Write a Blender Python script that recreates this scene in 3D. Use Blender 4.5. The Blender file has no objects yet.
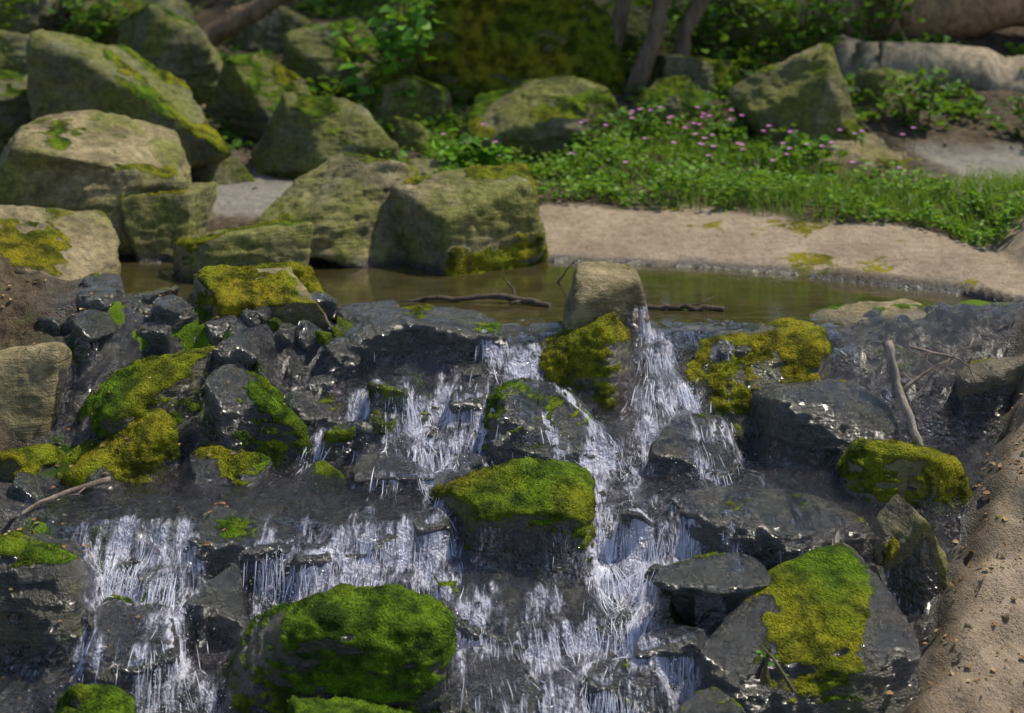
import bpy, math, random
import numpy as np
from mathutils import Vector
from mathutils.bvhtree import BVHTree
rng=np.random.default_rng(7); random.seed(7)
sc=bpy.context.scene
# ---------------------------------------------------------------- noise
def _h(ix,iy,iz,seed):
    h=(ix*73856093)^(iy*19349663)^(iz*83492791)^(seed*961748927)
    h=((h^(h>>13))*1274126177)&0xffffffff
    h=((h^(h>>15))*2246822519)&0xffffffff
    h^=h>>16
    return (h&0xffff)/32767.5-1.0
def vn(P,seed=0):
    P=np.asarray(P,float); F=np.floor(P).astype(np.int64); t=P-F; t=t*t*t*(t*(t*6-15)+10)
    x,y,z=F[:,0],F[:,1],F[:,2]; a,b,c=t[:,0],t[:,1],t[:,2]
    def L(p,q,w): return p+(q-p)*w
    r=[]
    for dz in (0,1):
        r.append(L(L(_h(x,y,z+dz,seed),_h(x+1,y,z+dz,seed),a),L(_h(x,y+1,z+dz,seed),_h(x+1,y+1,z+dz,seed),a),b))
    return L(r[0],r[1],c)
def fbm(P,o=5,seed=0,gain=.5):
    s=0;a=1;tot=0;P=np.asarray(P,float)
    for i in range(o):
        s=s+a*vn(P*(2.03**i)+i*7.3,seed+i*13); tot+=a; a*=gain
    return s/tot*1.5
def f2(x,y,sc_,o=4,seed=0):
    x=np.asarray(x,float);sh=x.shape
    P=np.stack([x.ravel()*sc_,np.broadcast_to(y,sh).ravel()*sc_,np.full(x.size,.37)],1)
    return fbm(P,o,seed).reshape(sh)
def ss(a,b,x):
    t=np.clip((x-a)/(b-a),0,1); return t*t*(3-2*t)
# ---------------------------------------------------------------- mesh builder
class MB:
    def __init__(s): s.v=[];s.f=[];s.c=[];s.m=[];s.n=0
    def add(s,V,F,C=(1,1,1,1),mi=0):
        V=np.asarray(V,float);F=np.asarray(F,int);C=np.asarray(C,float)
        if C.ndim==1: C=np.tile(C,(len(V),1))
        s.v.append(V);s.f.append(F+s.n);s.c.append(C);s.m.append(np.full(len(F),mi));s.n+=len(V)
    def build(s,name,mats,smooth=True,origin=None):
        V=np.concatenate(s.v);C=np.concatenate(s.c)
        o=V.mean(0) if origin is None else np.array(origin,float)
        V=V-o
        me=bpy.data.meshes.new(name)
        loops=np.concatenate([f.ravel() for f in s.f]); tot=np.concatenate([np.full(len(f),f.shape[1]) for f in s.f])
        me.vertices.add(len(V)); me.vertices.foreach_set('co',V.ravel())
        me.loops.add(len(loops)); me.loops.foreach_set('vertex_index',loops)
        me.polygons.add(len(tot)); me.polygons.foreach_set('loop_start',np.concatenate([[0],np.cumsum(tot)[:-1]]))
        me.polygons.foreach_set('material_index',np.concatenate(s.m))
        me.polygons.foreach_set('use_smooth',np.full(len(tot),smooth))
        a=me.attributes.new('Cd','FLOAT_COLOR','POINT'); a.data.foreach_set('color',C.ravel())
        for m in mats: me.materials.append(m)
        me.update(calc_edges=True)
        ob=bpy.data.objects.new(name,me); ob.location=o; sc.collection.objects.link(ob); return ob
def vnorm(V,F):
    fn=np.cross(V[F[:,1]]-V[F[:,0]],V[F[:,2]]-V[F[:,0]])
    N=np.zeros_like(V)
    for k in range(3):
        for j in range(3): N[:,j]+=np.bincount(F[:,k],fn[:,j],len(V))
    return N/np.maximum(np.linalg.norm(N,axis=1,keepdims=True),1e-9)
def tube(pts,rad,sides=8,rough=0,seed=0,cap=True):
    pts=np.asarray(pts,float);n=len(pts);rad=np.broadcast_to(rad,n).astype(float)
    T=np.gradient(pts,axis=0);T/=np.linalg.norm(T,axis=1,keepdims=True)+1e-9
    up=np.array([0,0,1.]) if abs(T[:,2]).mean()<.8 else np.array([1.,0,0])
    A=np.cross(T,up);A/=np.linalg.norm(A,axis=1,keepdims=True)+1e-9;B=np.cross(A,T)
    th=np.linspace(0,2*math.pi,sides,endpoint=False)
    V=pts[:,None]+rad[:,None,None]*(np.cos(th)[None,:,None]*A[:,None]+np.sin(th)[None,:,None]*B[:,None])
    if rough:
        P=V.reshape(-1,3); d=fbm(P*np.array([9,9,9])/max(rad.max()*8,.2),4,seed)
        ctr=np.repeat(pts,sides,0); P=ctr+(P-ctr)*(1+rough*d)[:,None]; V=P.reshape(n,sides,3)
    V=V.reshape(-1,3)
    i=np.arange(n-1)[:,None]*sides;j=np.arange(sides)[None];k=(j+1)%sides
    F=np.stack([i+j,i+k,i+sides+k,i+sides+j],-1).reshape(-1,4)
    if cap:
        V=np.concatenate([V,pts[:1],pts[-1:]]);m=n*sides
        j=np.arange(sides);k=(j+1)%sides
        F2=np.concatenate([np.stack([k,j,np.full(sides,m)],1),np.stack([j+(n-1)*sides,k+(n-1)*sides,np.full(sides,m+1)],1)])
        return V,F,F2
    return V,F,None
def addtube(mb,pts,rad,sides=8,rough=0,seed=0,C=(1,1,1,1),mi=0):
    V,F,F2=tube(pts,rad,sides,rough,seed)
    C=np.asarray(C,float);base=mb.n
    mb.add(V,F,C,mi)
    mb.f.append(F2+base);mb.m.append(np.full(len(F2),mi))
LU=np.array([[0,0,0],[.3,.34,.10],[.68,.27,.07],[1,0,-.08],[.68,-.27,.07],[.3,-.34,.10]])
def leaves(P,A,N,size,width=1.0):
    n=len(P);A=A/np.linalg.norm(A,axis=1,keepdims=True)
    B=np.cross(N,A);B/=np.linalg.norm(B,axis=1,keepdims=True)+1e-9;N=np.cross(A,B)
    size=np.broadcast_to(size,n)
    V=P[:,None]+size[:,None,None]*(LU[None,:,0:1]*A[:,None]+LU[None,:,1:2]*width*B[:,None]+LU[None,:,2:3]*N[:,None])
    i=np.arange(n)[:,None]*6
    F=np.concatenate([i+np.array([0,3,2,1]),i+np.array([0,5,4,3])])
    return V.reshape(-1,3),F
def rdir(n,zmin=-1,zmax=1):
    z=rng.uniform(zmin,zmax,n);a=rng.uniform(0,2*math.pi,n);r=np.sqrt(1-z*z)
    return np.stack([r*np.cos(a),r*np.sin(a),z],1)
# ---------------------------------------------------------------- materials
class M:
    def __init__(s,name):
        s.m=bpy.data.materials.new(name);s.m.use_nodes=True;s.t=s.m.node_tree;s.t.nodes.clear()
        s.out=s.n('ShaderNodeOutputMaterial')
    def n(s,t,**k):
        x=s.t.nodes.new(t)
        for a,b in k.items(): setattr(x,a,b)
        return x
    def l(s,a,b): s.t.links.new(a,b)
    def setin(s,sock,v):
        if hasattr(v,'is_linked') or hasattr(v,'links'): s.l(v,sock)
        else:
            if isinstance(v,tuple) and len(v)==3 and sock.type=='RGBA': v=(*v,1)
            sock.default_value=v
    def math(s,op,a,b=0.,c=None,clamp=False):
        x=s.n('ShaderNodeMath',operation=op,use_clamp=clamp);s.setin(x.inputs[0],a);s.setin(x.inputs[1],b)
        if c is not None: s.setin(x.inputs[2],c)
        return x.outputs[0]
    def mix(s,f,a,b,bt='MIX'):
        x=s.n('ShaderNodeMix',data_type='RGBA',blend_type=bt);s.setin(x.inputs[0],f);s.setin(x.inputs[6],a);s.setin(x.inputs[7],b);return x.outputs[2]
    def fmix(s,f,a,b):
        x=s.n('ShaderNodeMix',data_type='FLOAT');s.setin(x.inputs[0],f);s.setin(x.inputs[2],a);s.setin(x.inputs[3],b);return x.outputs[0]
    def pos(s,scale=(1,1,1)):
        g=s.n('ShaderNodeNewGeometry');v=s.n('ShaderNodeVectorMath',operation='MULTIPLY');s.l(g.outputs['Position'],v.inputs[0]);v.inputs[1].default_value=scale;return v.outputs[0]
    def noise(s,scale,detail=6,rough=.6,vec=None,dist=0):
        x=s.n('ShaderNodeTexNoise');x.inputs['Scale'].default_value=scale;x.inputs['Detail'].default_value=detail;x.inputs['Roughness'].default_value=rough;x.inputs['Distortion'].default_value=dist
        s.l(vec if vec is not None else s.pos(),x.inputs['Vector']);return x.outputs[0]
    def ramp(s,f,a,b,lo=0.,hi=1.):
        x=s.n('ShaderNodeMapRange',interpolation_type='SMOOTHSTEP');s.setin(x.inputs[0],f);x.inputs[1].default_value=a;x.inputs[2].default_value=b;x.inputs[3].default_value=lo;x.inputs[4].default_value=hi;return x.outputs[0]
    def attr(s):
        a=s.n('ShaderNodeAttribute',attribute_name='Cd');q=s.n('ShaderNodeSeparateColor');s.l(a.outputs['Color'],q.inputs[0])
        return a.outputs['Color'],q.outputs[0],q.outputs[1],q.outputs[2],a.outputs['Alpha']
    def bump(s,h,strength=.5,dist=.02,nrm=None):
        b=s.n('ShaderNodeBump');s.setin(b.inputs['Strength'],strength);b.inputs['Distance'].default_value=dist;s.l(h,b.inputs['Height'])
        if nrm is not None: s.l(nrm,b.inputs['Normal'])
        return b.outputs[0]
    def bsdf(s,col,rough=.8,nrm=None,spec=.5):
        b=s.n('ShaderNodeBsdfPrincipled');s.setin(b.inputs['Base Color'],col);s.setin(b.inputs['Roughness'],rough);s.setin(b.inputs['Specular IOR Level'],spec)
        if nrm is not None: s.l(nrm,b.inputs['Normal'])
        return b
    def done(s,sh): s.l(sh,s.out.inputs[0]);return s.m
def moss_col(m,gold,n1,n2):
    g=m.mix(m.ramp(n1,.35,.65),(.028,.062,.005),(.145,.255,.012))
    y=m.mix(m.ramp(n1,.35,.65),(.08,.08,.006),(.38,.32,.018))
    c=m.mix(gold,g,y)
    return m.mix(m.ramp(n2,.3,.7,.0,.75),c,m.mix(.65,c,(.008,.015,.002)))
def rock_material():
    m=M('rock_moss');_,moss,wet,tan,gold=m.attr()
    n1=m.noise(4.0,6,.62,dist=.4);n2=m.noise(22,6,.7);n3=m.noise(100,2,.7)
    grey=m.mix(m.ramp(n1,.3,.7),(.075,.082,.045),(.22,.225,.135))
    br=m.mix(m.ramp(n1,.3,.7),(.18,.14,.075),(.47,.38,.22))
    c=m.mix(tan,grey,br)
    c=m.mix(m.ramp(n2,.35,.7),m.mix(.5,c,(.02,.02,.018)),c)
    c=m.mix(m.ramp(n3,.55,.8,0,.4),c,(.44,.40,.27))
    al=m.noise(2.3,5,.65)
    c=m.mix(m.math('MULTIPLY',m.ramp(al,.36,.60,0,.82),m.ramp(tan,.85,1.0,1.,.2)),c,m.mix(m.ramp(n2,.35,.65),(.085,.095,.015),(.20,.21,.035)))
    st=m.noise(1,4,.7,m.pos((3,3,34)),.8)
    c=m.mix(m.ramp(st,.5,.75,0,.5),c,m.mix(.65,c,(.03,.028,.02)))
    wetc=m.mix(1.,c,(.075,.08,.125),'MULTIPLY')
    wetc=m.mix(m.ramp(n1,.5,.72,0,.6),wetc,m.mix(1.,c,(.20,.145,.15),'MULTIPLY'))
    c=m.mix(wet,c,wetc)
    mk=m.ramp(m.math('ADD',moss,m.math('MULTIPLY',m.math('SUBTRACT',n2,.5),1.1)),.38,.62)
    mc=moss_col(m,gold,m.noise(9,3,.6),n3)
    col=m.mix(mk,c,mc)
    rough=m.fmix(wet,.85,m.ramp(n2,.35,.65,.10,.36));rough=m.fmix(mk,rough,.95)
    h=m.math('ADD',n2,m.math('MULTIPLY',n3,.3));h=m.math('ADD',h,m.math('MULTIPLY',st,.8))
    h=m.math('ADD',h,m.math('MULTIPLY',n3,mk))
    b=m.bsdf(col,rough,m.bump(h,.8,.035),m.fmix(mk,m.fmix(wet,.3,.7),.15))
    wd=m.math('MULTIPLY',m.math('MULTIPLY',wet,m.math('SUBTRACT',1.,mk)),m.ramp(al,.3,.5,.5,1.))
    m.l(wd,b.inputs['Coat Weight']);b.inputs['Coat Roughness'].default_value=.10;b.inputs['Coat IOR'].default_value=1.7
    m.l(m.bump(m.math('ADD',m.math('ADD',n1,m.math('MULTIPLY',n2,.9)),m.math('MULTIPLY',n3,.16)),1.,.11),b.inputs['Coat Normal'])
    return m.done(b.outputs[0])
def ground_material():
    m=M('ground_surface');_,slab,wet,path,moss=m.attr()
    n1=m.noise(2,5,.65);n2=m.noise(18,6,.7);n3=m.noise(110,2,.8)
    soil=m.mix(m.ramp(n2,.35,.65),(.04,.029,.018),(.13,.10,.065))
    sl=m.mix(m.ramp(n1,.3,.7),(.29,.225,.16),(.48,.39,.29));sl=m.mix(m.ramp(n2,.4,.75,0,.65),sl,(.17,.13,.085))
    sl=m.mix(m.ramp(n3,.55,.75,0,.65),sl,(.10,.075,.05))
    pa=m.mix(m.ramp(n2,.3,.7),(.20,.185,.165),(.34,.31,.27))
    c=m.mix(slab,soil,sl);c=m.mix(path,c,pa)
    rk=m.mix(m.ramp(n2,.3,.7),(.010,.011,.014),(.045,.045,.052))
    c=m.mix(wet,c,rk)
    mk=m.ramp(m.math('ADD',moss,m.math('MULTIPLY',m.math('SUBTRACT',n2,.5),1.2)),.4,.62)
    c=m.mix(mk,c,moss_col(m,m.math('MULTIPLY',slab,.9),n1,n3))
    rough=m.fmix(mk,m.fmix(wet,.9,m.ramp(n2,.35,.65,.08,.35)),.95)
    h=m.math('ADD',n2,m.math('MULTIPLY',n3,.4))
    return m.done(m.bsdf(c,rough,m.bump(h,.85,.05),m.fmix(mk,m.fmix(wet,.25,1.),.15)).outputs[0])
def leaf_material(name,trans=.45,rough=.5):
    m=M(name);c,*_=m.attr()
    b=m.bsdf(c,rough,None,.35);t=m.n('ShaderNodeBsdfTranslucent')
    m.l(m.mix(.5,c,(.24,.36,.02)),t.inputs[0])
    x=m.n('ShaderNodeMixShader');x.inputs[0].default_value=trans;m.l(b.outputs[0],x.inputs[1]);m.l(t.outputs[0],x.inputs[2])
    return m.done(x.outputs[0])
def petal_material():
    m=M('petal');c,*_=m.attr();return m.done(m.bsdf(c,.6,None,.3).outputs[0])
def bark_material(name='bark'):
    m=M(name);c,*_=m.attr()
    n=m.noise(14,6,.7,m.pos((1,1,.3)))
    col=m.mix(m.ramp(n,.3,.7),m.mix(.65,c,(.01,.01,.008)),c)
    return m.done(m.bsdf(col,.9,m.bump(n,.9,.03),.2).outputs[0])
def pond_nodes(m):
    rp=m.noise(1,3,.55,m.pos((4,10,5)),.6);r2=m.noise(1,2,.5,m.pos((22,60,10)),.3)
    bp=m.bump(m.math('ADD',rp,m.math('MULTIPLY',r2,.35)),.08,.02)
    b=m.bsdf(m.mix(m.ramp(rp,.3,.7),(.034,.028,.011),(.055,.046,.018)),.015,bp,1.);b.inputs['IOR'].default_value=1.75
    return b.outputs[0]
def film_material():
    m=M('cascade_water');_,foam,flat,pnd,_a=m.attr()
    st=m.noise(1,4,.7,m.pos((120,16,14)),.8);st2=m.noise(1,4,.65,m.pos((34,9,9)),1.1);st3=m.noise(1,2,.5,m.pos((9,3,3)),.6)
    fm=m.math('ADD',m.math('MULTIPLY',st,.50),m.math('MULTIPLY',st2,.72))
    fm=m.math('ADD',fm,m.math('MULTIPLY',m.math('SUBTRACT',st3,.5),.8))
    fm=m.math('ADD',fm,m.math('MULTIPLY',foam,.20))
    mk=m.math('MULTIPLY',m.ramp(fm,.68,.98),m.ramp(foam,.02,.5))
    rp=m.math('ADD',m.noise(1,3,.6,m.pos((18,14,14)),.6),m.math('MULTIPLY',st,.22))
    rp=m.math('ADD',rp,m.math('MULTIPLY',m.noise(1,2,.6,m.pos((75,60,55)),.5),.4))
    bp=m.bump(rp,1.,.06)
    gl=m.n('ShaderNodeBsdfGlossy');gl.inputs['Color'].default_value=(.97,.95,1,1);gl.inputs['Roughness'].default_value=.09;m.l(bp,gl.inputs['Normal'])
    tr=m.n('ShaderNodeBsdfTransparent');tr.inputs[0].default_value=(.84,.86,.88,1)
    fr=m.n('ShaderNodeFresnel');fr.inputs[0].default_value=1.45;m.l(bp,fr.inputs['Normal'])
    x=m.n('ShaderNodeMixShader');m.l(m.math('ADD',m.math('MULTIPLY',fr.outputs[0],1.5),.03,clamp=True),x.inputs[0]);m.l(tr.outputs[0],x.inputs[1]);m.l(gl.outputs[0],x.inputs[2])
    wb=m.bsdf((.76,.77,.95),.35,bp,.5)
    y=m.n('ShaderNodeMixShader');m.l(m.math('MULTIPLY',mk,.70),y.inputs[0]);m.l(x.outputs[0],y.inputs[1]);m.l(wb.outputs[0],y.inputs[2])
    z=m.n('ShaderNodeMixShader');m.l(pnd,z.inputs[0]);m.l(y.outputs[0],z.inputs[1]);m.l(pond_nodes(m),z.inputs[2])
    return m.done(z.outputs[0])
def strand_material():
    m=M('white_water');return m.done(m.bsdf((.84,.86,.99),.3,None,.6).outputs[0])
def pond_material():
    m=M('pond_water');return m.done(pond_nodes(m))
ROCK=rock_material();GROUND=ground_material();LEAF=leaf_material('leaf');DRY=leaf_material('dry_leaf',.15,.6);BARK=bark_material();PETAL=petal_material()
FILM=film_material();STRAND=strand_material();POND=pond_material()
# ---------------------------------------------------------------- terrain
SY=[3.5,4.6,5.0,5.12,5.17,5.33,5.38,5.54,5.59,5.75,5.81,5.90,6.00,6.2,6.42,6.48,6.56,6.66,6.72,6.83,6.90,7.06,7.2]
SZ=[-1.35,-1.2,-1.11,-1.09,-1.02,-.99,-.91,-.88,-.80,-.77,-.69,-.66,-.52,-.47,-.42,-.40,-.31,-.28,-.19,-.15,-.06,-.008,.0]
TY=[3.5,4.6,5.0,5.26,5.32,5.50,5.55,5.66,5.71,5.79,5.85,6.08,6.40,6.46,6.62,6.68,6.82,6.90,7.06,7.2]
TZ=[-1.35,-1.2,-1.10,-1.03,-.94,-.90,-.78,-.76,-.66,-.64,-.52,-.49,-.46,-.36,-.33,-.20,-.17,-.06,-.008,.0]
def base(x,y):
    w=.15*f2(x,0*x,1.9,3,5)+.11*f2(x,y,3.5,4,9)
    w=w*ss(7.22,7.0,y)
    l=ss(-.22,-.42,x+.1*f2(x,y,3,2,61))
    return np.interp(y+w,SY,SZ)*(1-l)+np.interp(y+w*.8,TY,TZ)*l
def xr(y): return 1.42+(np.clip(y,4,7.5)-5.25)*.65
def yfar(x): return np.interp(x,[-9,-6,-3.5,-1.5,.2,1.14,1.97,2.5,2.8],[8.6,8.6,9.3,9.2,8.69,8.5,8.17,7.85,7.2])
YL=7.25
def terrain(x,y):
    x=np.asarray(x,float);y=np.asarray(y,float)
    yc=np.minimum(y,7.2)
    rr=ss(xr(y)-.1,xr(y)+.25,x)*.2+np.clip(x-xr(y)-.25,0,30)*.08
    ll=ss(-1.8,-2.3,x)*.12+np.clip(-2.3-x,0,30)*.12
    inst=ss(xr(y)+.1,xr(y)-.15,x)
    lip=(ss(-.8,-1.1,x)+ss(1.6,1.9,x))*ss(6.6,6.95,y)*.13
    near=base(x,yc)-.06+rr+ll+lip
    yf=yfar(x);d=np.minimum(np.minimum(yf-y,y-YL),np.minimum(x+2.75,2.95-x))
    mid=near*(1-ss(0,.3,d))-.3*ss(0,.3,d)
    D=y-yf;Db=D-np.clip(8.3-yf,0,9)*ss(0,2.2,D)
    back=np.interp(Db,[0,.02,.5,1.0,1.8,2.8,3.8,4.8,6.3,10,17,50,150],[-.02,.03,.12,.2,.26,.38,.66,.88,1.3,2.1,3.0,5,8])
    side=np.where((x<-2.3)|(x>2.6),near,-9)
    z=np.where(y<YL,near,np.where(D<0,mid,np.maximum(back,np.minimum(side,.35))))
    core=ss(7.4,7.15,y)*inst
    shelf=ss(-.3,-.5,x)*ss(5.75,5.9,y)*ss(6.45,6.3,y)
    z=z+core*((.075-.04*shelf)*f2(x,y,4.5,5,3))
    z=z+ss(1.0,2.5,D)*.10*f2(x,y,1.2,5,21)+.006*f2(x,y,9,3,2)
    z=z+(1-core)*ss(7.3,6.9,y)*.03*f2(x,y,3,4,8)
    return z
def th(x,y): return float(terrain(np.array([x]),np.array([y]))[0])
def axis(a,b,step,lim0,lim1):
    c=list(np.arange(a,b,step));s=step;v=b
    while v<lim1: c.append(v);s*=1.22;v+=s
    s=step;v=a-step
    while v>lim0: c.insert(0,v);s*=1.22;v-=s
    return np.array(c)
gx=axis(-5.2,5.2,.03,-170,170);gy=axis(4.4,14.5,.03,-60,260)
X,Y=np.meshgrid(gx,gy);Z=terrain(X,Y)
D=Y-yfar(X);nz=f2(X,Y,2.5,4,31)
slab=((ss(-.1,.05,D)*ss(1.05,.9,D+.12*nz-.35*ss(1.8,3,X))*ss(-.3,.1,X)))
slab=np.maximum(slab,ss(xr(Y)+.05,xr(Y)+.3,X+.15*nz)*ss(8.2,7.9,Y)*.95)
core=ss(xr(Y)+.15,xr(Y)-.05,X+.1*nz)*ss(7.5,7.35,Y)*ss(-2.5,-2.0,X+.2*nz)
wet=np.maximum(core,ss(.05,.015,Z+.02*nz)*ss(7.0,7.1,Y))
path=ss(.35,.6,D)*ss(2.2,1.6,D+.2*nz)*ss(-.9,-1.1,X)+ss(3.0,3.4,X+.2*nz)*ss(1.8,2.1,D)*ss(4.2,3.8,D)
path=np.clip(path,0,1)
mossg=np.clip(ss(.15,.6,f2(X,Y,2.2,4,77))*.72*(slab*ss(7.2,7.6,Y)*.85+ (1-slab)*.5)+core*ss(.1,.55,f2(X,Y,3.3,4,71))*.65,0,1)
nyy,nxx=X.shape
I=np.arange(nyy*nxx).reshape(nyy,nxx)
F=np.stack([I[:-1,:-1],I[:-1,1:],I[1:,1:],I[1:,:-1]],-1).reshape(-1,4)
mb=MB();mb.add(np.stack([X.ravel(),Y.ravel(),Z.ravel()],1),F,np.stack([slab.ravel(),wet.ravel(),path.ravel(),mossg.ravel()],1))
mb.build('ground',[GROUND],origin=(0,0,0))
# ---------------------------------------------------------------- rocks
import bmesh
def ico(n):
    bm=bmesh.new();bmesh.ops.create_icosphere(bm,subdivisions=n,radius=1)
    V=np.array([v.co[:] for v in bm.verts]);F=np.array([[v.index for v in f.verts] for f in bm.faces]);bm.free()
    V/=np.linalg.norm(V,axis=1,keepdims=True);return V,F
ICO={n:ico(n) for n in (2,3,4,6)}
def rock_geo(x,y,zt,zb,w,dep,seed,yaw=0,p=22,lvl=6,rough=1.0,planes=(),sink=.18):
    r=np.random.default_rng(seed);U,F=ICO[lvl]
    P=[]
    for ax in range(3):
        for s in (-1,1):
            n=np.zeros(3);n[ax]=s;n+=r.normal(0,.28,3);n/=np.linalg.norm(n);P.append((n,r.uniform(.6,.85)))
    for i in range(7):
        n=r.normal(0,1,3);n/=np.linalg.norm(n);P.append((n,r.uniform(.66,.92)))
    for n,d in planes:
        n=np.array(n,float);n/=np.linalg.norm(n);P.append((n,d))
    s=0
    for n,d in P: s=s+np.maximum(U@n/d,0)**p
    V=U*(s**(-1/p))[:,None]
    c,sn=math.cos(yaw),math.sin(yaw);V=V@np.array([[c,sn,0],[-sn,c,0],[0,0,1]])
    lo,hi=V.min(0),V.max(0);V=(V-(lo+hi)/2)/((hi-lo)/2)
    h=(zt-zb)+sink
    V=V*np.array([w/2,dep/2,h/2])+np.array([x,y,zt-h/2])
    sz=min(w,h*1.4,dep)
    N=vnorm(V,F)
    q=V+seed*3.1
    d=.05*sz*fbm(q*1.8/max(sz,.15)*.8,3,seed)*rough
    rid=1-np.abs(fbm(q*np.array([2.4,2.4,7])/max(sz,.3)**.5,4,seed+3))*2
    d=d+.020*sz*rid*rough+ .009*sz*rough*fbm(q*22,3,seed+5)
    V=V+N*d[:,None];return V,F
STREAM=[]
def rock(name,x,y,zt,zb,w,dep=None,seed=1,yaw=None,moss=.2,md=(0,0,0),wet=0.,tan=.5,gold=.5,p=22,rough=1.,planes=(),stream=False,lvl=6,sink=.18,wl=None):
    dep=dep or w*.8
    if p>=18: p=p*2.2
    if p<=8: p=14;rough=1.6;planes=list(planes)+[((.1,-.3,1),.55)]
    V,F=rock_geo(x,y,zt,zb,w,dep,seed,seed*.7 if yaw is None else yaw,p,lvl,rough,planes,sink)
    N=vnorm(V,F)
    sco=moss+.45*(N[:,2]-.6)+.45*fbm(V*2.6+seed,5,seed+8)+N@np.array(md,float)*.4-.5
    m=ss(-.08,.12,sco)*(moss>0)
    if stream: STREAM.append((V.copy(),F))
    V=V+N*(m*(.007+.010*fbm(V*28,3,seed+4)))[:,None]
    W=np.full(len(V),float(wet))
    if wl is not None: W=np.maximum(W,ss(wl+.07,wl+.02,V[:,2]+.03*fbm(V*6,3,seed)))
    if 0<wet<1: W=np.clip(W+.5*fbm(V*4,3,seed+2),0,1)
    C=np.stack([m,W,np.clip(tan+.25*fbm(V*2,3,seed),0,1),np.clip(gold-.14+.6*fbm(V*3,3,seed+9),0,1)],1)
    mb=MB();mb.add(V,F,C)
    if moss>0 and lvl>=6 and y<9.5:
        idx=np.where((m>.7)&(N[:,2]>-.3))[0]
        if len(idx):
            k=min(len(idx)*2,8000);s=rng.choice(idx,k)
            B=V[s]+rng.normal(0,.004,(k,3))-N[s]*.004;dr=N[s]+rng.normal(0,.55,(k,3));dr/=np.linalg.norm(dr,axis=1,keepdims=True)
            t=np.cross(dr,rng.normal(0,1,(k,3)));t/=np.linalg.norm(t,axis=1,keepdims=True)
            L=rng.uniform(.004,.009,k)[:,None];wd=.0025
            T=np.stack([B-t*wd,B+t*wd,B+dr*L],1).reshape(-1,3)
            Cc=np.repeat(C[s],3,0);Cc[:,0]=1.4
            mb.add(T,np.arange(k*3).reshape(-1,3),Cc)
    return mb.build(name,[ROCK])
R=rock
R('boulder',-1.09,8.95,.61,-.05,1.18,.95,11,0,.34,(0,0,0),0,.7,.75,30,wl=0,planes=[((-.55,-.35,.8),.5),((.5,-.7,.35),.55)])
R('boulder',-.27,8.7,.57,-.05,.98,.8,23,.5,.44,(.5,-.6,-.5),0,.7,.8,32,wl=0,planes=[((-.3,-.2,1),.55),((.25,-1,.1),.6)])
R('boulder',-1.63,8.35,.31,-.05,.88,.6,5,.2,.4,(0,0,0),0,.6,.7,14,wl=0)
R('boulder',-2.78,9.1,.83,-.05,1.55,1.1,31,.1,.15,(0,0,0),0,.8,.5,28,wl=0,planes=[((.45,-.25,.9),.5),((.3,-1,0),.6)])
R('boulder',-2.22,8.95,.42,-.05,.55,.6,37,.1,.4,(0,0,0),0,.7,.8,22,wl=0)
R('boulder',-2.85,7.95,.46,-.1,1.25,.8,41,0,.25,(.4,0,0),.0,.95,.8,16,planes=[((.45,-.3,.85),.45)])
R('boulder',-3.0,10.9,1.32,.2,1.75,1.2,52,.3,.44,(.7,0,-.2),0,.1,.5,26,planes=[((.55,-.3,.7),.55)])
R('boulder',-1.45,11.0,.87,.2,1.45,.8,61,0,.42,(0,0,0),0,.15,.3,20)
R('boulder',-2.1,12.0,1.12,.4,1.0,.8,63,.3,.45,(0,0,0),0,.2,.3,24)
R('mossy_boulder',.03,13.2,1.98,.5,1.95,1.4,71,.2,.95,(0,0,.3),0,.4,.75,10)
R('boulder',-3.2,13.2,1.50,.7,1.2,.9,72,.5,.5,(0,0,0),0,.1,.2,20)
R('boulder',-4.55,13,1.30,.6,1.0,.8,73,.5,.45,(0,0,0),0,.1,.2,20)
R('boulder',-4.1,11.6,1.02,.4,1.0,.9,74,.1,.45,(0,0,0),0,.1,.2,24)
R('boulder',-1.75,13.4,1.38,.6,1.1,.8,75,.2,.5,(0,0,0),0,.2,.2,20)
R('boulder',-.95,12.1,.95,.4,.8,.6,76,.2,.5,(0,0,0),0,.2,.2,20)
R('boulder',.35,11.5,.95,.25,1.45,.9,81,0,.45,(0,0,0),0,.2,.3,30,planes=[((-.5,-.3,.8),.4),((.6,-.6,.3),.6)])
R('boulder',1.3,12.0,.92,.4,.8,.6,82,0,.5,(0,0,0),0,.2,.3,22)
R('boulder',1.72,12.6,1.08,.5,.85,.7,83,0,.5,(0,0,0),0,.2,.4,22)
R('boulder',2.28,11.5,1.22,.3,.98,.8,84,.2,.5,(0,0,0),0,.5,.45,26,planes=[((-.7,-.4,.6),.6)])
R('boulder',2.75,11.1,.55,.1,.9,.7,85,.2,.3,(0,0,0),0,.9,.7,10)
R('boulder',-.62,10.3,.42,.1,.6,.5,86,.2,.3,(0,0,0),0,.5,.5,16)
k=0
for (x,y,w,h) in [(-5.4,12,1.2,.6),(-5,14.5,1.4,.7),(-3.9,14.6,1.2,.6),(-2.6,14.9,1,.5),(-.9,14.6,.9,.5),(1.2,14.2,1.0,.5),(2.4,13.8,1.1,.5),(3.3,12.2,.6,.3),(5.0,11.8,.9,.4),(-3.6,12.2,.7,.3),(-2.5,12.7,.6,.3),(-1.2,12.9,.6,.3),(-2.2,10.6,.5,.2),(-.75,11.4,.5,.25),(-4.6,10.4,1.0,.5)]:
    k+=1;t=th(x,y)
    R('boulder',x,y,t+h,t-.1,w,w*.8,200+k*3,None,.42,(0,0,0),0,.15,.3,20)
S=dict(stream=True)
R('mossy_rock',-1.285,7.25,.27,-.13,.82,.6,101,.1,.5,(.5,-.5,-.3),.1,.85,.75,20,**S,planes=[((.1,-.3,1),.5)])
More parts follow.
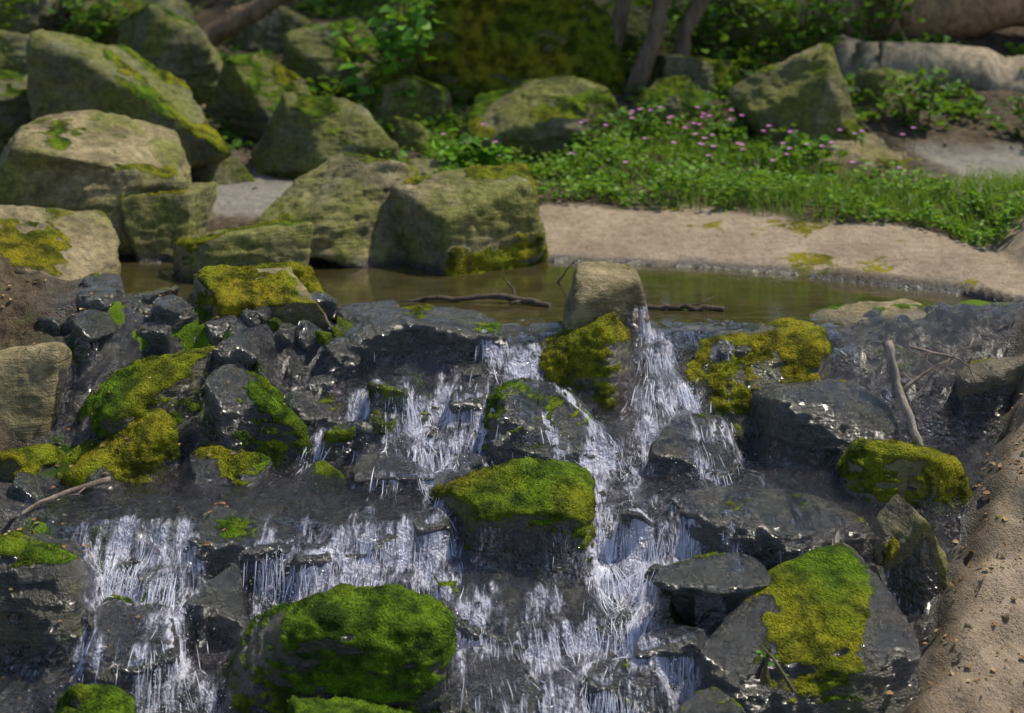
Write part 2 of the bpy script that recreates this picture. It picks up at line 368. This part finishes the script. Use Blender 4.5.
R('mossy_rock',-1.33,7.62,.22,-.1,.75,.45,102,.1,.6,(0,0,.2),0,.5,.7,12)
R('mossy_rock',-1.78,6.7,-.02,-.55,.76,.6,103,.1,.62,(0,0,1),.8,.3,.45,9,**S,rough=.8)
R('wet_rock',-1.18,6.55,-.08,-.55,.49,.45,104,.3,.38,(1,0,0),1,.3,.1,12,**S)
R('mossy_rock',-1.76,6.35,-.25,-.5,.45,.38,105,.1,.72,(0,0,.5),.8,.4,.7,9,**S)
R('mossy_rock',-2.24,6.3,-.33,-.6,.42,.38,106,.1,.9,(0,0,.4),.5,.5,.95,9,**S)
R('rounded_rock',-2.42,6.72,.03,-.50,.62,.5,107,.1,.0,(0,0,0),0,1.1,.5,9,**S,rough=.4)
R('rock',-2.8,7.35,.14,-.1,.95,.6,1071,.1,.2,(0,0,0),.3,.95,.6,16,**S,planes=[((0,-.1,1),.5)])
R('wet_rock',-2.2,7.4,.12,-.1,.85,.5,108,.1,.1,(0,0,0),.9,.4,.5,20,**S)
R('wet_rock',-1.75,7.2,.06,-.2,.6,.45,1081,.1,.15,(0,0,0),1,.3,.5,20,**S)
R('wet_rock',-.42,7.02,.11,-.28,.83,.5,109,0,.08,(0,0,0),1,.3,.5,14,**S)
R('rock',.47,7.03,.30,-.1,.48,.34,110,.1,.25,(0,-.4,-.3),.0,1.1,.8,16,**S,planes=[((0,-.1,1),.7)])
R('mossy_rock',.33,6.9,.12,-.30,.55,.42,111,.1,.60,(0,-.5,0),.5,.5,.95,14,**S)
R('wet_rock',.155,6.55,-.16,-.56,.55,.5,112,.2,.42,(-.6,0,0),1,.3,.2,10,**S,rough=1.6)
R('wet_stone',-.5,6.28,-.385,-.5,.4,.3,113,.2,.0,(0,0,0),1,.3,.5,20,**S,sink=.06)
R('mossy_rock',.01,6.0,-.355,-.75,.68,.5,114,.15,.68,(0,-.3,.7),.8,.4,.45,16,**S,planes=[((0,-.25,1),.5),((.8,-.5,.1),.75)])
R('mossy_rock',1.155,6.88,.02,-.42,.8,.5,115,.1,.60,(.2,-.6,-.1),.6,.7,.95,14,**S,planes=[((-.5,-.5,.7),.5)])
R('wet_rock',1.44,6.48,-.12,-.57,.72,.5,116,.1,.28,(-.5,0,0),1,.3,.5,10,**S,rough=1.2)
R('wet_rock',1.94,7.2,.06,-.15,.8,.45,117,.1,.15,(0,0,0),.2,1.0,.5,20,**S)
R('rock',2.5,6.9,.03,-.47,.75,.6,118,.1,.15,(0,0,0),.3,1.,.5,12,**S)
R('mossy_rock',1.75,6.2,-.285,-.65,.6,.5,119,.1,.6,(0,0,.5),.1,.7,.6,10,**S)
R('rock',1.64,5.8,-.42,-.72,.3,.3,120,.1,.5,(0,-.3,-.5),.1,.9,.9,20,**S,planes=[((.7,0,.7),.5),((-.7,0,.7),.5)])
R('wet_rock',1.12,6.0,-.45,-.77,.95,.5,121,.1,.15,(0,0,0),1,.6,.5,8,**S)
R('mossy_rock',1.12,5.42,-.58,-1.1,.85,.6,122,.2,.30,(-.8,-.3,0),.95,.5,.4,10,**S)
R('mossy_rock',-.78,5.40,-.575,-1.1,1.08,.56,123,.1,.64,(.1,-.2,0),.9,.3,.12,9,**S)
R('mossy_rock',-.5,5.08,-.82,-1.1,.6,.4,124,.1,1.0,(0,0,0),.9,.3,.1,9,**S)
R('mossy_rock',-1.52,5.12,-.78,-1.1,.33,.3,125,.1,1.0,(0,0,0),.9,.3,.1,9,**S)
R('mossy_rock',-1.48,4.93,-.83,-1.1,.45,.3,126,.1,1.0,(0,0,0),.9,.3,.1,9,**S)
R('wet_rock',-1.15,5.88,-.49,-.8,.6,.3,127,0,.1,(0,0,0),1,.3,.2,7,**S)
R('wet_rock',-.62,5.84,-.51,-.8,.5,.28,1271,0,.1,(0,0,0),1,.3,.2,7,**S)
R('wet_rock',-1.95,5.72,-.50,-.9,.55,.6,128,0,.45,(0,0,0),.9,.5,.3,10,**S,rough=1.3)
R('wet_rock',-.12,5.62,-.65,-.95,.5,.4,129,0,.1,(0,0,0),1,.3,.2,7,**S)
R('wet_rock',-.08,5.3,-.82,-1.1,.42,.35,130,0,.2,(0,0,0),1,.3,.1,7,**S)
R('wet_rock',.8,5.72,-.60,-.9,.5,.4,131,0,.1,(0,0,0),1,.3,.2,7,**S)
R('wet_rock',.85,6.42,-.27,-.6,.42,.4,132,0,.25,(0,0,0),1,.3,.2,8,**S)
R('wet_rock',-.93,6.72,-.2,-.5,.45,.4,133,0,.4,(0,0,0),1,.3,.1,10,**S,rough=1.5)
R('wet_rock',1.45,5.72,-.58,-.8,.36,.3,134,0,.1,(0,0,0),.6,1.,.2,18,**S)
R('mossy_rock',.66,5.05,-.82,-1.15,.45,.35,135,0,.6,(0,0,0),.9,.4,.3,10,**S)
R('wet_rock',-1.35,6.35,-.38,-.6,.5,.3,136,0,.35,(0,0,0),1,.4,.3,8,**S)
R('wet_rock',-.75,7.2,.08,-.1,.32,.3,137,0,.1,(0,0,0),1,.5,.3,16,**S)
R('wet_rock',.45,5.35,-.90,-1.1,.4,.35,138,0,.1,(0,0,0),1,.3,.2,7,**S)
R('wet_rock',-1.5,5.5,-.72,-1.0,.4,.35,139,0,.35,(0,0,0),1,.3,.1,8,**S)
R('wet_rock',.42,6.1,-.51,-.8,.3,.3,140,0,.1,(0,0,0),1,.3,.1,7,**S)
R('wet_rock',-.3,6.62,-.25,-.6,.35,.35,141,0,.2,(0,0,0),1,.3,.1,8,**S)
R('wet_rock',.55,6.55,-.31,-.6,.3,.35,142,0,.1,(0,0,0),1,.3,.1,7,**S)
R('wet_rock',.25,5.75,-.65,-.95,.3,.3,144,0,.1,(0,0,0),1,.3,.1,7,**S)
R('wet_rock',-.6,6.52,-.29,-.6,.28,.25,145,0,.1,(0,0,0),1,.3,.1,12,**S)
R('wet_rock',.62,5.5,-.78,-1.0,.3,.25,146,0,.1,(0,0,0),1,.3,.1,12,**S)
R('wet_rock',-1.2,5.7,-.64,-.9,.3,.25,147,0,.3,(0,0,0),1,.3,.1,12,**S)
R('wet_rock',2.3,7.35,.05,-.15,.5,.35,143,0,.1,(0,0,0),.3,.9,.5,20,**S)
mb=MB()
for i in range(400):
    x=rng.uniform(-2.3,1.9);y=rng.uniform(4.8,7.05) if i<300 else rng.uniform(6.9,7.35)
    if i>=300 and (-.8<x<1.65 or x>1.6): continue
    if x>1.6 and y>6.3: continue
    if x>xr(y)-.04: continue
    if x<-.4 and 5.8<y<6.4 and i%3: continue
    t=th(x,y);w=rng.uniform(.05,.22)
    V,F=rock_geo(x,y,t+w*.5,t-.02,w,w*rng.uniform(.6,1),900+i,rng.uniform(0,6),12,4,1.4,(),.05)
    mb.add(V,F,(rng.uniform(0,.8)*(rng.random()<.35)*(x<xr(y)-.15),1.0,rng.uniform(.2,.8),.3))
    STREAM.append((V,F))
mb.build('stream_stones',[ROCK])
mb=MB()
for i in range(190):
    if i%2: x=rng.uniform(1.5,3.2);y=rng.uniform(5.0,7.2)
    else: x=rng.uniform(-5,4);y=rng.uniform(10,14)
    if i%2 and x<xr(y)+.1: continue
    t=th(x,y);w=rng.uniform(.012,.032)*(1 if i%2 else 3)
    V,F=rock_geo(x,y,t+w*.4,t-.02,w,w*rng.uniform(.6,1),1900+i,rng.uniform(0,6),16,3,1,(),.03)
    mb.add(V,F,(0,0,rng.uniform(.8,1.1),.3))
mb.build('loose_stones',[ROCK])
# ---------------------------------------------------------------- pond
px=np.linspace(-3.6,3.1,60);py=np.linspace(7.24,9.4,24);PX,PY=np.meshgrid(px,py);n=PX.size
I=np.arange(n).reshape(PX.shape);F=np.stack([I[:-1,:-1],I[:-1,1:],I[1:,1:],I[1:,:-1]],-1).reshape(-1,4)
mb=MB();mb.add(np.stack([PX.ravel(),PY.ravel(),np.zeros(n)],1),F);mb.build('pond',[POND],origin=(0,8,0))
# ---------------------------------------------------------------- cascade height field
dx=.012;wx=np.arange(-2.35,2.45,dx);wy=np.arange(4.55,7.28,dx)
WX,WY=np.meshgrid(wx,wy);H=terrain(WX,WY)
dn=Vector((0,0,-1))
for V,F in STREAM:
    lo,hi=V.min(0),V.max(0)
    i0,i1=np.searchsorted(wx,[lo[0],hi[0]]);j0,j1=np.searchsorted(wy,[lo[1],hi[1]])
    if i0>=i1 or j0>=j1: continue
    bv=BVHTree.FromPolygons(V.tolist(),F.tolist())
    for j in range(j0,j1):
        for i in range(i0,i1):
            h=bv.ray_cast(Vector((wx[i],wy[j],2)),dn)
            if h[0] is not None and h[0].z>H[j,i]: H[j,i]=h[0].z
def blur(A,k):
    for _ in range(k):
        B=np.pad(A,1,mode='edge');A=(B[:-2,1:-1]+B[2:,1:-1]+B[1:-1,:-2]+B[1:-1,2:]+2*B[1:-1,1:-1])/6
    return A
BS=base(WX,WY)-.015*ss(7.1,6.9,WY);inb=(WX<xr(WY)+.05)&(WX>-2.1)&~((WY>6.8)&((WX<-.85)|(WX>1.72)));BS=np.where(inb,BS,-9)
Sf=blur(np.maximum(H,BS),2)
GY,GX=np.gradient(Sf,dx)
GXs,GYs=blur(GX,3),blur(GY,3)
def samp(A,p):
    i=np.clip(((p[:,0]-wx[0])/dx),0,len(wx)-1.01);j=np.clip((p[:,1]-wy[0])/dx,0,len(wy)-1.01)
    a=i.astype(int);b=j.astype(int);u=i-a;v=j-b
    return (A[b,a]*(1-u)+A[b,a+1]*u)*(1-v)+(A[b+1,a]*(1-u)+A[b+1,a+1]*u)*v
def seeds(n,mx,sx,my,sy): return np.stack([rng.normal(mx,sx,n),rng.normal(my,sy,n)],1)
sd=np.concatenate([seeds(2100,.76,.15,6.98,.03),seeds(350,-.1,.18,6.85,.06),seeds(700,-.45,.16,6.6,.1),seeds(70,1.6,.2,6.7,.1),seeds(20,2.08,.03,6.8,.03),
 seeds(900,-.8,.4,5.92,.10),seeds(260,-1.55,.12,5.9,.1),seeds(1000,.5,.22,6.3,.15),seeds(1100,.38,.2,5.85,.1),seeds(200,.95,.2,5.9,.1),seeds(300,-.2,.2,5.65,.1),seeds(800,.3,.2,5.4,.1)])
hh=samp(np.where(BS>-5,H-BS,9),sd);cl=f2(sd[:,0],sd[:,1]*.4,8,2,44);sd=sd[(hh<np.where(sd[:,1]<6.15,.14,.09))&(cl>.02+rng.normal(0,.06,len(sd)))]
N=len(sd);pos=np.zeros((N,3));pos[:,:2]=sd;pos[:,2]=samp(Sf,pos)+.003
vel=np.zeros((N,3));vel[:,1]=-.25
dt=.009;T=130;TR=np.zeros((T,N,3));FO=np.zeros((T,N))
dens=np.zeros_like(Sf)
drag=rng.uniform(4,9,N)
for t in range(T):
    h=samp(Sf,pos);on=pos[:,2]<=h+.009
    g1,g2=samp(GXs,pos),samp(GYs,pos)
    nr=np.stack([-g1,-g2,np.ones(N)],1);nr/=np.linalg.norm(nr,axis=1,keepdims=True)
    vel[:,2]-=9.8*dt
    d=np.einsum('ij,ij->i',vel,nr)
    hit=on&(d<0)
    imp=np.clip(-d-.5,0,2.5)*hit
    vel-=np.where(hit,d,0)[:,None]*nr
    vel-=np.where(on&~hit,d*.3,0)[:,None]*nr      # thin sheet clings to the rock
    vel+=nr*(imp*rng.uniform(.0,.45,N))[:,None]+rng.normal(0,.3,(N,3))*imp[:,None]
    vel*=np.where(on,1-drag*dt,1-.3*dt)[:,None]
    vel[:,1]-=np.where(on,1.6*dt,0)
    vel[:,0]+=rng.normal(0,.045,N)*on
    pos=pos+vel*dt
    h2=samp(Sf,pos);pos[:,2]=np.maximum(pos[:,2],h2+.004)
    sp=np.linalg.norm(vel,axis=1)
    air=np.clip((pos[:,2]-h2-.006)/.03,0,1)
    FO[t]=np.clip(.6*air+.9*np.clip(sp-.6,0,1.2)+imp*.6,0,1)
    TR[t]=pos
    ii=np.clip(((pos[:,0]-wx[0])/dx).astype(int),0,len(wx)-1);jj=np.clip(((pos[:,1]-wy[0])/dx).astype(int),0,len(wy)-1)
    np.add.at(dens,(jj,ii),1.0)
dens=blur(dens,4)/2.0
steep=np.sqrt(GXs**2+GYs**2)
deep=ss(.05,.0,H-BS)*(BS>-5)
mask=np.clip(np.maximum(deep,ss(.08,.4,dens)),0,1);mask=blur(mask,4)
foam=np.clip(ss(.3,1.3,blur(steep,3))*ss(.1,1.8,dens)+.5*ss(1.0,5,dens)*ss(.05,.28,steep)+.2*ss(.2,1.5,dens)*ss(.1,.4,f2(WX,WY,5,3,19)),0,1)
foam=blur(foam,2)
rip=.010*f2(WX*3,WY,6,3,3)
WZ=Sf-.015+.022*mask+rip*mask
e=ss(7.02,7.2,WY);WZ=WZ*(1-e)+np.minimum(WZ,.003)*e
pnd=ss(6.96,7.14,WY+.05*f2(WX,WY,6,2,91))*ss(-.03,-.012,WZ)
WZ=np.where(WY>7.24,np.minimum(WZ,.0015),WZ)
ok=mask>.04
okf=ok[:-1,:-1]|ok[1:,:-1]|ok[:-1,1:]|ok[1:,1:]
I=np.arange(WX.size).reshape(WX.shape)
F=np.stack([I[:-1,:-1],I[:-1,1:],I[1:,1:],I[1:,:-1]],-1)[okf]
use=np.unique(F);rm=np.full(WX.size,-1);rm[use]=np.arange(len(use))
V=np.stack([WX.ravel(),WY.ravel(),WZ.ravel()],1)[use];C=np.stack([foam.ravel(),mask.ravel(),pnd.ravel(),mask.ravel()],1)[use]
mb=MB();mb.add(V,rm[F],C);mb.build('cascade_water',[FILM])
mb=MB();VV=[]
for i in range(N):
    s=rng.integers(0,8)
    while s<T-8:
        L=int(rng.integers(4,13));e=min(s+L,T)
        seg=TR[s:e,i];fo=FO[s:e,i]
        if len(seg)>=4 and fo.mean()>.42 and seg[-1,1]>4.6 and np.linalg.norm(seg[-1]-seg[0])>.02:
            r=rng.uniform(.0004,.0015)*(.35+fo)*np.sin(np.linspace(.2,math.pi-.12,len(seg)))
            V,F,_=tube(seg,r,4,cap=False);VV.append((V,F))
        s=e+int(rng.integers(2,22))
for V,F in VV: mb.add(V,F)
fl=np.where(FO>.75);k=rng.choice(len(fl[0]),min(9000,len(fl[0])),replace=False)
P=TR[fl[0][k],fl[1][k]]+rng.normal(0,.014,(len(k),3));P[:,2]+=np.abs(rng.normal(0,.012,len(k)))
oc=np.array([[1,0,0],[-1,0,0],[0,1,0],[0,-1,0],[0,0,1.4],[0,0,-1.4]],float);of=np.array([[0,2,4],[2,1,4],[1,3,4],[3,0,4],[2,0,5],[1,2,5],[3,1,5],[0,3,5]])
V=(P[:,None]+oc[None]*rng.uniform(.0006,.0024,(len(k),1,1))).reshape(-1,3)
F=(np.arange(len(k))[:,None,None]*6+of[None]).reshape(-1,3)
mb.add(V,F);mb.build('waterfall_spray',[STRAND])
# ---------------------------------------------------------------- sticks, logs
def stick(name,pts,r0,r1,col=(.2,.16,.12,1),sides=8,sub=10,wob=.01,twigs=0):
    pts=np.array(pts,float);t=np.linspace(0,len(pts)-1,sub);P=np.stack([np.interp(t,range(len(pts)),pts[:,i]) for i in range(3)],1)
    P+=rng.normal(0,wob,P.shape)*np.linspace(.5,1,sub)[:,None]
    mb=MB();addtube(mb,P,np.linspace(r0,r1,sub),sides,.25,3,col)
    for i in range(twigs):
        a=P[rng.integers(2,sub-1)];d=rdir(1,-.1,.5)[0];L=rng.uniform(.08,.2)
        addtube(mb,np.array([a,a+d*L*.5+rng.normal(0,.01,3),a+d*L+rng.normal(0,.02,3)]),[r1*.5,r1*.35,r1*.15],5,0,0,col)
    return mb.build(name,[BARK])
stick('driftwood_branch',[(1.74,6.5,.07),(1.77,6.42,-.12),(1.85,6.3,-.38)],.024,.02,(.36,.31,.26,1),10,12,.006)
stick('bare_twig',[(1.76,6.45,-.17),(1.95,6.5,-.06),(2.2,6.6,.06)],.009,.003,(.3,.24,.2,1),6,10,.008,5)
stick('bare_twig',[(1.86,6.55,.04),(2.1,6.5,-.02),(2.15,6.45,-.12)],.008,.003,(.3,.24,.2,1),6,10,.008,4)
stick('bare_twig',[(1.82,6.38,-.2),(1.93,6.42,-.05),(1.9,6.45,.05)],.007,.002,(.3,.24,.2,1),6,10,.008,4)
stick('floating_branch',[(-.62,7.62,.0),(-.3,7.6,.02),(0.0,7.58,.035),(.2,7.5,.0)],.012,.02,(.12,.09,.07,1),8,14,.008,2)
stick('floating_branch',[(.6,7.45,.0),(.85,7.42,.015),(1.12,7.4,.01)],.018,.014,(.12,.09,.07,1),8,12,.006,1)
stick('bare_twig',[(.25,8.1,-.02),(.32,8.05,.09),(.36,8.05,.13)],.006,.002,(.1,.08,.06,1),6,8,.004,4)
stick('bare_twig',[(-.55,6.62,-.40),(-.3,6.6,-.34),(-.03,6.58,-.26)],.013,.008,(.08,.06,.05,1),8,10,.006,2)
stick('bare_twig',[(-1.75,6.1,-.43),(-1.95,6.0,-.46),(-2.1,5.85,-.5)],.014,.008,(.25,.2,.16,1),8,10,.006,2)
stick('fallen_branch',[(-3.3,13.9,.95),(-2.67,13.9,1.4),(-1.7,13.9,1.9)],.12,.09,(.28,.19,.12,1),12,14,.02,3)
stick('fallen_log',[(3.0,13.3,.95),(3.7,13.0,.85),(5.6,12.3,.65)],.26,.36,(.42,.35,.25,1),20,24,.025)
stick('fallen_log',[(3.3,14.3,1.30),(4.2,14.2,1.5),(6.2,14,1.85)],.30,.40,(.46,.31,.20,1),20,24,.025)
# ---------------------------------------------------------------- vegetation
def gcol(n,a=(.035,.10,.012),b=(.13,.26,.03)):
    t=rng.random((n,1));c=np.array(a)*(1-t)+np.array(b)*t;c*=rng.uniform(.65,1.25,(n,1));return np.concatenate([c,np.ones((n,1))],1)
def ground_leaves(n,x0,x1,y0,y1,hmax,s0,s1,fil,cola=(.05,.15,.012),colb=(.22,.41,.035)):
    x=rng.uniform(x0,x1,n*3);y=rng.uniform(y0,y1,n*3);keep=fil(x,y);x,y=x[keep][:n],y[keep][:n];n=len(x)
    hh=hmax*np.clip(.5+1.3*f2(x,y,2.4,4,55),.08,1.6)
    z=terrain(x,y)+rng.random(n)**.7*hh
    P=np.stack([x,y,z],1);A=rdir(n,-.25,.55);Nn=rdir(n,.4,1)
    V,F=leaves(P,A,Nn,rng.uniform(s0,s1,n));mb=MB();C=np.repeat(gcol(n,cola,colb),6,0);mb.add(V,F,C)
    return mb
def fcov(x,y):
    D=y-yfar(x);nn=f2(x,y,1.3,3,66)
    return (D>1.0+.25*nn+.3*ss(1.8,3,x))&(D<3.2+.5*nn)&(x>-.75+.3*nn)&((nn>-.2)|(D<1.4))&~((x>3.0)&(D>2.2)&(D<4))&(f2(x,y,4.5,3,166)>-.28)
mb=ground_leaves(16000,-1,5,8.3,12.3,.18,.022,.06,fcov)
mb.build('groundcover_plants',[LEAF],False)
mb=ground_leaves(13000,-6,6,10.5,16.5,.2,.05,.11,lambda x,y:(f2(x,y,1.1,3,88)>.02)&(y-yfar(x)>2.2)&~((x>2.8)&(y<11.5)),(.03,.09,.010),(.13,.29,.03))
mb.build('undergrowth',[LEAF],False)
n=7000;x=rng.uniform(.3,5,n*3);y=rng.uniform(8.3,11.5,n*3);D=y-yfar(x);kp=(D>1.0+.2*f2(x,y,2,2,5)+.3*ss(1.8,3,x))&(D<2.8)&(rng.random(n*3)<ss(.0,2.6,x)*.8+.2);x,y=x[kp][:n],y[kp][:n];n=len(x)
P=np.stack([x,y,terrain(x,y)],1);h=rng.uniform(.05,.16,n)[:,None];ln=rdir(n,0,.2)*rng.uniform(.1,1.,(n,1));tp=P+(np.array([0,0,1.])+ln)*h;md=P+(np.array([0,0,1.])+ln*.4)*h*.55
w=np.cross(rdir(n,-.1,.1),[0,0,1.])*.0035
V=np.stack([P-w,P+w,md-w*.8,md+w*.8,tp],1).reshape(-1,3);i=np.arange(n)[:,None]*5
mb=MB();C=np.repeat(gcol(n,(.07,.16,.015),(.24,.38,.05)),5,0);mb.add(V,i+np.array([0,1,3,2]),C);mb.f.append(i+np.array([2,3,4]));mb.m.append(np.zeros(n,int));mb.build('grass',[LEAF],False)
mb=MB();
for i in range(60):
    x=rng.normal(1.6,.75);y=rng.uniform(9.9,11.3);z=th(x,y)+rng.uniform(.17,.36)
    addtube(mb,[(x,y,z-.2),(x+.005,y,z-.1),(x,y,z)],.002,4,0,0,(.06,.14,.02,1))
    a=np.arange(5)*2*math.pi/5;A=np.stack([np.cos(a),np.sin(a)-.3,np.full(5,.35)],1)
    V,F=leaves(np.tile([x,y,z],(5,1)),A,np.tile([0,-.5,1.],(5,1)),.022,1.3);mb.add(V,F,(.58,.20,.50,1),1)
mb.build('pink_wildflowers',[LEAF,PETAL],False)
def shrub(name,x,y,h,rad,n,s0,s1,stems=8,ca=(.035,.11,.012),cb=(.15,.33,.035),z0=None,lean=(0,0)):
    z=th(x,y) if z0 is None else z0
    mb=MB()
    per=max(n//stems,1)
    for s in range(stems):
        a=rng.uniform(0,6.28);rr=rad*rng.uniform(.3,1);t=np.linspace(0,1,7)[:,None]
        tip=np.array([x+rr*math.cos(a)+lean[0],y+rr*math.sin(a)*.8+lean[1],z+h*rng.uniform(.6,1)])
        b=np.array([x+rng.normal(0,.05),y+rng.normal(0,.05),z-.03])
        P=b*(1-t)+tip*t;P[:,2]+=(.25*h*np.sin(t*math.pi)*.4)[:,0]
        addtube(mb,P,np.linspace(.010,.003,7),5,0,0,(.12,.10,.05,1),1)
        tt=rng.uniform(.2,1.0,per);Q=np.stack([np.interp(tt,t[:,0],P[:,i]) for i in range(3)],1)+rng.normal(0,rad*.12,(per,3))
        A=rdir(per,-.5,.3);V,F=leaves(Q,A,rdir(per,.5,1),rng.uniform(s0,s1,per),1.15);mb.add(V,F,np.repeat(gcol(per,ca,cb),6,0))
    return mb.build(name,[LEAF,BARK],False)
shrub('broadleaf_shrub',-1.0,11.9,1.35,.5,200,.10,.18,12,(.05,.17,.015),(.18,.42,.03))
shrub('broadleaf_shrub',-.28,10.25,.42,.3,90,.08,.15,9,(.06,.20,.015),(.20,.46,.03))
shrub('broadleaf_shrub',-.9,10.4,.25,.35,90,.05,.09,9)
shrub('broadleaf_shrub',1.0,11.2,.40,.4,120,.05,.09,10)
shrub('broadleaf_shrub',1.9,13.4,1.4,.8,420,.07,.13,14,(.06,.17,.015),(.26,.48,.04))
shrub('broadleaf_shrub',2.7,13.0,1.2,.7,380,.07,.12,14)
shrub('broadleaf_shrub',3.6,13.7,1.5,.8,380,.07,.12,14,(.06,.18,.015),(.28,.50,.04))
shrub('broadleaf_shrub',3.3,11.6,.45,.35,110,.06,.10,9)
shrub('broadleaf_shrub',4.3,11.4,.4,.4,110,.06,.10,9)
shrub('broadleaf_shrub',-4.3,14.0,.9,.6,200,.07,.12,10)
for i in range(30):
    x=rng.uniform(-9,10);y=rng.uniform(15.2,20)
    shrub('understory_shrub',x,y,rng.uniform(1.3,2.4),rng.uniform(.8,1.4),330,.12,.24,12,(.06,.17,.012),(.28,.48,.035))
shrub('seedling',-2.12,5.6,.22,.12,14,.06,.1,5,(.08,.22,.02),(.14,.36,.03))
shrub('seedling',.93,5.15,.12,.05,10,.02,.035,4,(.06,.2,.02),(.12,.3,.03),z0=-.8)
def tree(name,x,y,h,r,lean=(0,0),crown=2.6,n=5000,ls=(.12,.24),stems=1,bk=(.16,.12,.08,1)):
    z=th(x,y);mb=MB()
    for s in range(stems):
        x0=x+(s-(stems-1)/2)*.27;t=np.linspace(0,1,16)[:,None];le=np.array([lean[0]+s*.25*(stems>1),lean[1],0])
        P=np.array([x0,y+rng.normal(0,.08),z-.1])+le*t**1.0+np.array([0,0,h])*t+np.concatenate([rng.normal(0,.03,(16,2)),np.zeros((16,1))],1)
        R_=r*(1-.75*t[:,0]);R_[0]*=1.5;R_[1]*=1.08
        addtube(mb,P,R_,12,.15,s,bk,1)
        lim=[]
        for k in range(14//stems+3):
            q=rng.uniform(.5,1);b=np.array([np.interp(q,t[:,0],P[:,i]) for i in range(3)]);d=rdir(1,-.1,.6)[0];L=crown*rng.uniform(.5,1.1)
            u=np.linspace(0,1,6)[:,None];Q=b+d*L*u+np.array([0,0,.25*L])*u**2+rng.normal(0,.06,(6,3))*u
            addtube(mb,Q,np.linspace(r*.3,r*.05,6),6,0,0,bk,1);lim.append(Q)
        per=n//stems//len(lim)
        for Q in lim:
            for c in Q[2:]:
                m_=per//4;PP=c+rng.normal(0,crown*.16,(m_,3))*np.array([1,1,.6])
                V,F=leaves(PP,rdir(m_,-.5,.4),rdir(m_,.3,1),rng.uniform(*ls,m_),1.1);mb.add(V,F,np.repeat(gcol(m_,(.04,.11,.012),(.14,.30,.03)),6,0))
    return mb.build(name,[LEAF,BARK],True)
tree('multi_stem_tree',1.1,12.6,5,.085,(1.0,.4),1.5,600,stems=3,bk=(.20,.15,.10,1))
tree('tree',-4.2,17.5,9,.2,(.3,.4),3.0,1800)
tree('tree',2.6,17.6,9,.15,(-.3,.4),2.8,1400)
tree('tree',-.6,17.6,9,.13,(.2,.4),2.8,1200)
tree('tree',6.9,16.6,9,.2,(-.3,0),3,2000)
tree('tree',-8.0,14,9,.2,(0,0),3,2500)
tree('tree',-10,21,11,.26,(0,0),3.2,2500)
tree('tree',3.6,20.5,10,.24,(-.3,0),3,2500)
LC=np.array([(.30,.16,.07),(.20,.10,.045),(.38,.26,.13),(.12,.07,.04)])
n=1800;x=np.concatenate([rng.uniform(1.4,3.3,n//2),rng.uniform(-3,-1.2,n//4),rng.uniform(-5,4,n//4)]);y=np.concatenate([rng.uniform(4.8,7.4,n//2),rng.uniform(5,7.2,n//4),rng.uniform(9.6,14,n//4)])
kp=(x>xr(y)+rng.normal(.0,.12,len(x)))|(x<0)|(y>9);x,y=x[kp],y[kp];n=len(x)
zz=terrain(x,y);g=(y<7.2)&(np.abs(x)<2.3);zz=np.where(g,np.maximum(zz,samp(H,np.stack([x,y],1))),zz)
P=np.stack([x,y,zz+.008],1);V,F=leaves(P,rdir(n,-.1,.25),rdir(n,.8,1),rng.uniform(.012,.036,n)*np.where(y>9,1.8,1),.9)
C=np.repeat(np.concatenate([LC[rng.integers(0,4,n)],np.ones((n,1))],1),6,0)
mb=MB();mb.add(V,F,C)
n=4500;x=rng.uniform(1.4,3.3,n);y=rng.uniform(4.8,8.6,n);kp=(x>xr(y)+rng.normal(.05,.12,n))&(f2(x,y,1.8,3,12)>-.25+rng.normal(0,.15,n))&((y<7.2)|(y>yfar(x)+.1));x,y=x[kp],y[kp];n=len(x)
P=np.stack([x,y,terrain(x,y)+.004],1);V,F=leaves(P,rdir(n,-.1,.2),rdir(n,.8,1),rng.uniform(.005,.018,n),.7)
C=np.repeat(np.concatenate([LC[rng.integers(0,4,n)]*.7,np.ones((n,1))],1),6,0);mb.add(V,F,C)
mb.build('fallen_leaves',[DRY],False)
# ---------------------------------------------------------------- light, camera
s=Vector((.50,.18,.95)).normalized()
L=bpy.data.lights.new('sun','SUN');L.energy=5;L.angle=math.radians(2);L.color=(1,.91,.73);o=bpy.data.objects.new('sun',L);o.rotation_euler=s.to_track_quat('Z','Y').to_euler();o.location=(5,8,10);sc.collection.objects.link(o)
w=bpy.data.worlds.new('World');sc.world=w;w.use_nodes=True;t=w.node_tree
sk=t.nodes.new('ShaderNodeTexSky');sk.sky_type='NISHITA';sk.sun_disc=False;sk.sun_elevation=math.asin(s.z);sk.sun_rotation=math.atan2(s.x,s.y)
bg=t.nodes['Background'];bg.inputs[1].default_value=.15;t.links.new(sk.outputs[0],bg.inputs[0])
cam=bpy.data.cameras.new('camera');co=bpy.data.objects.new('camera',cam);sc.collection.objects.link(co);co.location=(0,0,1.75);co.rotation_euler=(math.radians(90),0,0)
cam.lens=49.2;cam.sensor_width=36;cam.shift_y=-.3677;cam.clip_end=600;cam.dof.use_dof=True;cam.dof.focus_distance=6.1;cam.dof.aperture_fstop=1.5
sc.camera=co
sc.view_settings.view_transform='Standard';sc.view_settings.look='None';sc.view_settings.exposure=0
